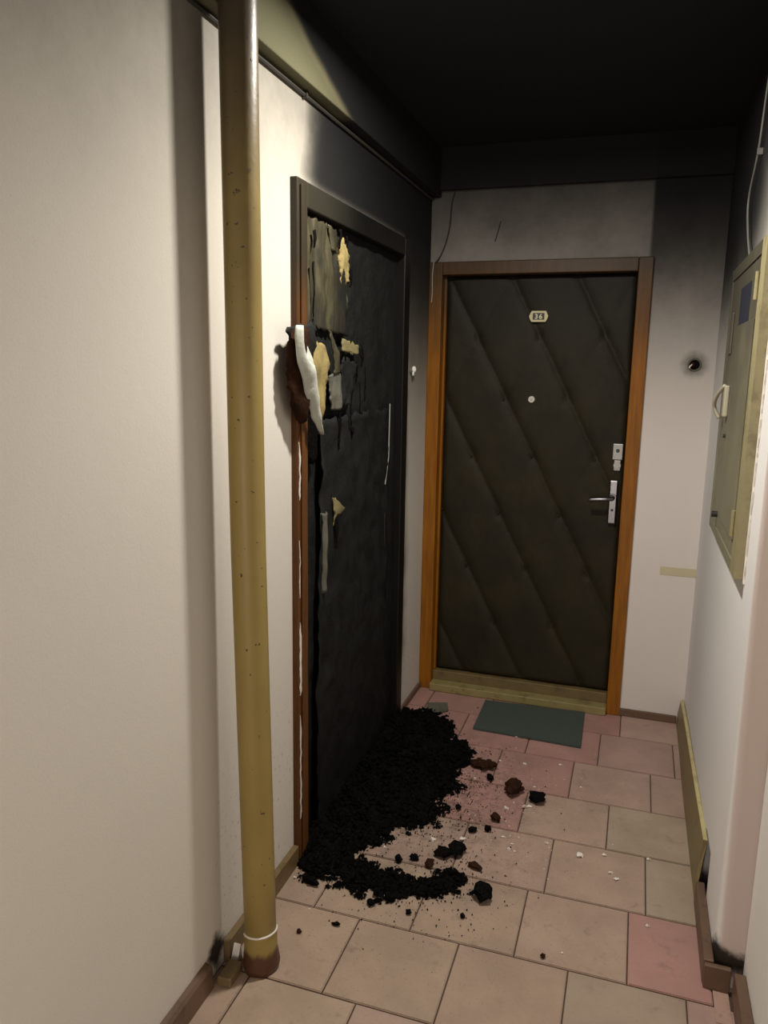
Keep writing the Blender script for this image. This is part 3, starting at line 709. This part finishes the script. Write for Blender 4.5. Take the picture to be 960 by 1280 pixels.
w2 = tag(link('wire', tube(smooth_path([(.022, -.0225, 2.085), (.016, -.0225, 2.02), (.018, -.0225, 1.95), (.015, -.0225, 1.90)], 5), .0020, 6), M_WIRE), 'short pale wire end on the left jamb of the quilted door', 'wire')
w3 = tag(link('wire', tube(smooth_path([(.320, -.0035, 2.25), (.312, -.0035, 2.215), (.298, -.0035, 2.165)], 5), .0025, 6), M_WIREB), 'short dark wire stub on the wall above the quilted door', 'wire')

# ------------------------------------------------------------------ mats and debris on the floor
bm = bmesh.new()
C4 = [(.357, -.082), (.360, -.394), (.835, -.411), (.827, -.052)]
nn = 30; G = []
for i in range(nn+1):
    a = Vector(C4[0]).lerp(Vector(C4[1]), i/nn); b = Vector(C4[3]).lerp(Vector(C4[2]), i/nn); row = []
    for j in range(nn+1):
        p = a.lerp(b, j/nn); row.append((p.x+.001*noise.noise(Vector((i*.9, j*.9, 0))), p.y+.001*noise.noise(Vector((i*.9, j*.9, 7))), .0062+.0012*noise.noise(Vector((p.x*9, p.y*9, 0)))))
    G.append(row)
loft(G, .009, bm)
tag(link('doormat', bm, M_MAT), 'thin green-grey rectangular doormat in front of the quilted door', 'doormat')
bm = prism(ragged([(.100, -.205), (.192, -.180), (.212, -.255), (.165, -.305), (.118, -.30)], .015, .006, 5), .010, 'z', .0015)
tag(link('burnt_rag', bm, M_GREYFOLD), 'flat scrap of sooty dark cloth at the far end of the debris', 'rag')

PILE = [(-0.02, -1.575), (0.113, -1.577), (0.183, -1.581), (0.227, -1.593), (0.273, -1.609), (0.357, -1.591), (0.44, -1.569), (0.48, -1.528), (0.527, -1.511), (0.567, -1.465), (0.55, -1.41), (0.477, -1.414), (0.439, -1.47), (0.394, -1.498), (0.337, -1.485), (0.264, -1.468), (0.201, -1.447), (0.194, -1.39), (0.228, -1.32), (0.26, -1.285), (0.29, -1.239), (0.326, -1.211), (0.373, -1.168), (0.367, -1.089), (0.368, -1.033), (0.383, -0.969), (0.414, -0.898), (0.371, -0.85), (0.371, -0.751), (0.413, -0.667), (0.375, -0.571), (0.294, -0.523), (0.248, -0.375), (0.164, -0.3), (0.104, -0.295), (-0.02, -0.352)]
def jag(x, y): return noise.noise_vector(Vector((x*16, y*16, 1)))*.045 + noise.noise_vector(Vector((x*48, y*48, 1)))*.028
def inside(x, y, P=PILE):
    c = False; n = len(P)
    for i in range(n):
        x1, y1 = P[i]; x2, y2 = P[i-1]
        if (y1 > y) != (y2 > y) and x < (x2-x1)*(y-y1)/(y2-y1)+x1: c = not c
    return c
def dist(x, y, P=PILE):
    m = 9; n = len(P)
    for i in range(n):
        ax, ay = P[i-1]; bx_, by = P[i]
        if ax < .04 and bx_ < .04: continue        # the side against the door does not taper
        dx, dy = bx_-ax, by-ay; t = max(0, min(1, ((x-ax)*dx+(y-ay)*dy)/(dx*dx+dy*dy)))
        m = min(m, math.hypot(x-ax-t*dx, y-ay-t*dy))
    return m
def height(x, y):
    d = dist(x, y)
    if not inside(x, y): return -d
    k = noise.noise(Vector((x*14, y*14, 0)))*.5+noise.noise(Vector((x*40, y*40, 3)))*.35
    return .006+min(d, .16)*.26*(1+k*.9)+.022*max(0, k)
bm = bmesh.new(); st = .0085; vg = {}
for i in range(int(.64/st)):
    for j in range(int(1.36/st)):
        x = -.006+i*st; y = -1.64+j*st
        q = jag(x, y)
        if inside(x+q.x, y+q.y): vg[(i, j)] = bm.verts.new((x, y, max(.003, height(x, y))+.006*noise.noise(Vector((x*90, y*90, 5)))))
for (i, j), v in vg.items():
    q = [vg.get(k) for k in ((i, j), (i+1, j), (i+1, j+1), (i, j+1))]
    if all(q): bm.faces.new(q)
skirt = [e for e in bm.edges if len(e.link_faces) == 1]
r = bmesh.ops.extrude_edge_only(bm, edges=skirt)
for v in [e for e in r['geom'] if isinstance(e, bmesh.types.BMVert)]: v.co.z = .0008
ND = 0
def octa(bm, c, r, seed):
    rnd = random.Random(seed); rot = Matrix.Rotation(rnd.uniform(0, 6.28), 3, Vector((rnd.uniform(-1, 1), rnd.uniform(-1, 1), rnd.uniform(-1, 1))).normalized())
    D = [Vector(d)*r*rnd.uniform(.6, 1.3) for d in ((1, 0, 0), (0, 1, 0), (-1, 0, 0), (0, -1, 0), (0, 0, .8), (0, 0, -.8))]
    vs = [bm.verts.new(Vector(c)+rot @ d) for d in D]
    for a, b in ((0, 1), (1, 2), (2, 3), (3, 0)):
        bm.faces.new((vs[a], vs[b], vs[4])); bm.faces.new((vs[b], vs[a], vs[5]))
for q in range(120):                      # knots of stuck-together char along the rim
    i = random.randrange(len(PILE)); ax, ay = PILE[i-1]; bx_, by = PILE[i]
    if ax < .04 and bx_ < .04: continue
    t = random.random(); cx_, cy_ = ax+(bx_-ax)*t+random.gauss(0, .013), ay+(by-ay)*t+random.gauss(0, .013)
    if cx_ < .03: continue
    R_ = random.choice([.006, .009, .013, .018])
    for e in range(int(6+R_*1400)):
        a, rr = random.uniform(0, 6.28), R_*random.random()**.5
        octa(bm, (cx_+math.cos(a)*rr, cy_+math.sin(a)*rr, .003+(R_-rr)*random.random()*.9), random.uniform(.002, .006), 30000+q*97+e)
k = 0
while ND < 5200:
    k += 1; x = random.uniform(-.004, .60); y = random.uniform(-1.63, -.27)
    if x < .026 and y < -1.45: continue
    q = jag(x, y); h = height(x+q.x, y+q.y)
    if h > 0: r = random.choice([.003, .004, .005, .006, .009, .012]); octa(bm, (x, y, h+r*.3), r, k); ND += 1
    elif random.random() < math.exp(h/.014)*.30: r = random.uniform(.0012, .0045); octa(bm, (x, y, r*.8+.001), r, k); ND += 1
pile = link('charred_debris', bm, M_COAL)
tag(pile, 'heap of black charred debris spilling from the foot of the burned door', 'debris', 'stuff')
# fine crumbs around
bm = bmesh.new(); n = 0; k = 0
while n < 900:
    k += 1; x = random.gauss(.45, .17); y = random.gauss(-1.12, .36)
    if not (.04 < x < 1.1 and -1.85 < y < -.15) or inside(x, y): continue
    d = dist(x, y)
    if random.random() > math.exp(-d/.10): continue
    r = random.uniform(.0008, .0036); octa(bm, (x, y, r*.7+.001), r, 9000+k); n += 1
tag(link('char_crumbs', bm, M_COAL), 'loose black crumbs strewn on the tiles around the debris heap', 'crumbs', 'stuff')
# white plaster crumbs
W = [(0.883, -1.186, .011), (0.771, -1.151, .006), (0.669, -0.953, .009), (0.685, -0.942, .007), (0.606, -0.987, .008), (0.398, -1.265, .010), (0.493, -1.226, .009), (0.623, -0.632, .006), (0.525, -0.64, .005), (0.454, -0.814, .005), (0.687, -0.799, .005), (0.624, -1.164, .005), (0.662, -1.195, .004), (0.678, -1.15, .003), (0.656, -1.225, .005), (0.676, -1.232, .004), (0.797, -0.924, .003), (0.859, -0.738, .004), (0.255, -1.359, .005), (0.765, -0.588, .006), (0.647, -0.378, .005), (0.556, -0.404, .004), (0.32, -1.572, .006), (0.14, -1.563, .005), (0.036, -1.604, .005), (1.007, -1.269, .006), (0.964, -1.153, .006), (0.986, -1.243, .006), (1.105, -1.126, .006), (0.873, -1.65, .003), (0.137, -1.721, .003), (1.10, -1.46, .005)]
bm = bmesh.new(); k = 0
for x, y, r in W: k += 1; octa(bm, (x, y, r*.6+.001), r*1.15, 500+k); octa(bm, (x+r, y+r*.4, r*.4+.001), r*.7, 600+k)
for i in range(110):
    x = random.gauss(.66, .13); y = random.gauss(-1.05, .22); octa(bm, (x, y, .0015), random.uniform(.0008, .003), 700+i)
tag(link('plaster_crumbs', bm, M_CHIP), 'scattered small white plaster crumbs on the tiles', 'crumbs', 'stuff')
# single lumps: x, y, size (full width), squash, material, label
LUMPS = [
 (.615, -.856, .078, (1.25, .75, .6), 'brown', 'oblong burnt brown lump lying apart on the pink tiles, largest of the outlying ones'),
 (.709, -.894, .058, (1, 1, .6), 'coal', 'crumbly burnt lump farthest right, beside white crumbs'),
 (.586, -1.076, .040, (.7, 1.0, .7), 'brown', 'small oval burnt lump standing in the middle of the scatter'),
 (.570, -1.144, .028, (1, 1, .7), 'coal', 'small black lump just below the oval one'),
 (.518, -1.168, .028, (1, 1, .7), 'coal', 'small black lump left of the pair below the oval one'),
 (.512, -.80, .036, (1.1, .8, .6), 'coal', 'dark flat lump between the oblong brown one and the heap'),
 (.470, -.715, .085, (1.3, .55, .35), 'brown', 'long flat brown flake at the upper right rim of the heap'),
 (.618, -1.496, .062, (1, .9, .75), 'coal', 'black blocky lump at the near right end of the debris'),
 (.569, -1.364, .038, (1.3, .7, .5), 'brown', 'flat burnt flake above the blocky lump'),
 (.493, -1.300, .062, (1.2, .9, .6), 'coal', 'knotted black clump in the bay of the heap'),
 (.455, -1.335, .050, (1, 1, .6), 'coal', 'second black clump touching the knotted one on its left'),
 (.402, -1.060, .026, (1, 1, .6), 'coal', 'small crumb of char at the heap edge, left of two'),
 (.440, -1.041, .024, (1.2, .8, .6), 'coal', 'small crumb of char at the heap edge, right of two'),
 (.323, -1.412, .030, (.8, 1, .7), 'coal', 'small upright char piece inside the bay, left of two'),
 (.370, -1.387, .030, (.7, 1.1, .7), 'coal', 'small upright char piece inside the bay, right of two'),
 (.425, -1.400, .034, (.8, 1.1, .7), 'brown', 'reddish-brown piece inside the bay near the clumps'),
 (.097, -1.612, .050, (.45, 1.3, .5), 'coal', 'thin elongated shard in front of the heap near the pipe'),
 (.306, -1.640, .026, (1, 1, .6), 'coal', 'small char piece on the tiles in front of the heap'),
 (.424, -1.640, .018, (1, 1, .7), 'coal', 'tiny char piece on the tile joint in front of the heap'),
 (.580, -1.601, .018, (1, .8, .7), 'coal', 'tiny char piece in front of the blocky lump'),
 (.824, -1.683, .014, (1, 1, .7), 'brown', 'lone burnt crumb on the near right tiles'),
 (.150, -1.819, .014, (1, 1, .7), 'brown', 'lone burnt crumb on the tile right of the pipe'),
 (.239, -1.757, .020, (1.3, .7, .6), 'coal', 'lone dark flake on the tile joint right of the pipe'),
]
for i, (x, y, s, sq, mm, lab) in enumerate(LUMPS):
    bm = bmesh.new(); r = s/2
    blob(bm, (x, y, r*sq[2]*.85+.002), r, i+1, sq, 2, .55, 1.8)
    if s > .05:
        for q in range(5):
            a = q*1.3+i; blob(bm, (x+math.cos(a)*r*.8, y+math.sin(a)*r*.7, r*.35+.002), r*.32, i*7+q, (1, 1, .8), 1, .4)
    mz = min(v.co.z for v in bm.verts)
    for v in bm.verts: v.co.z += .0006-mz
    tag(link('char_lump', bm, M_LUMP if mm == 'brown' else M_COAL), lab, 'debris', None, 'outlying lumps of burnt debris')
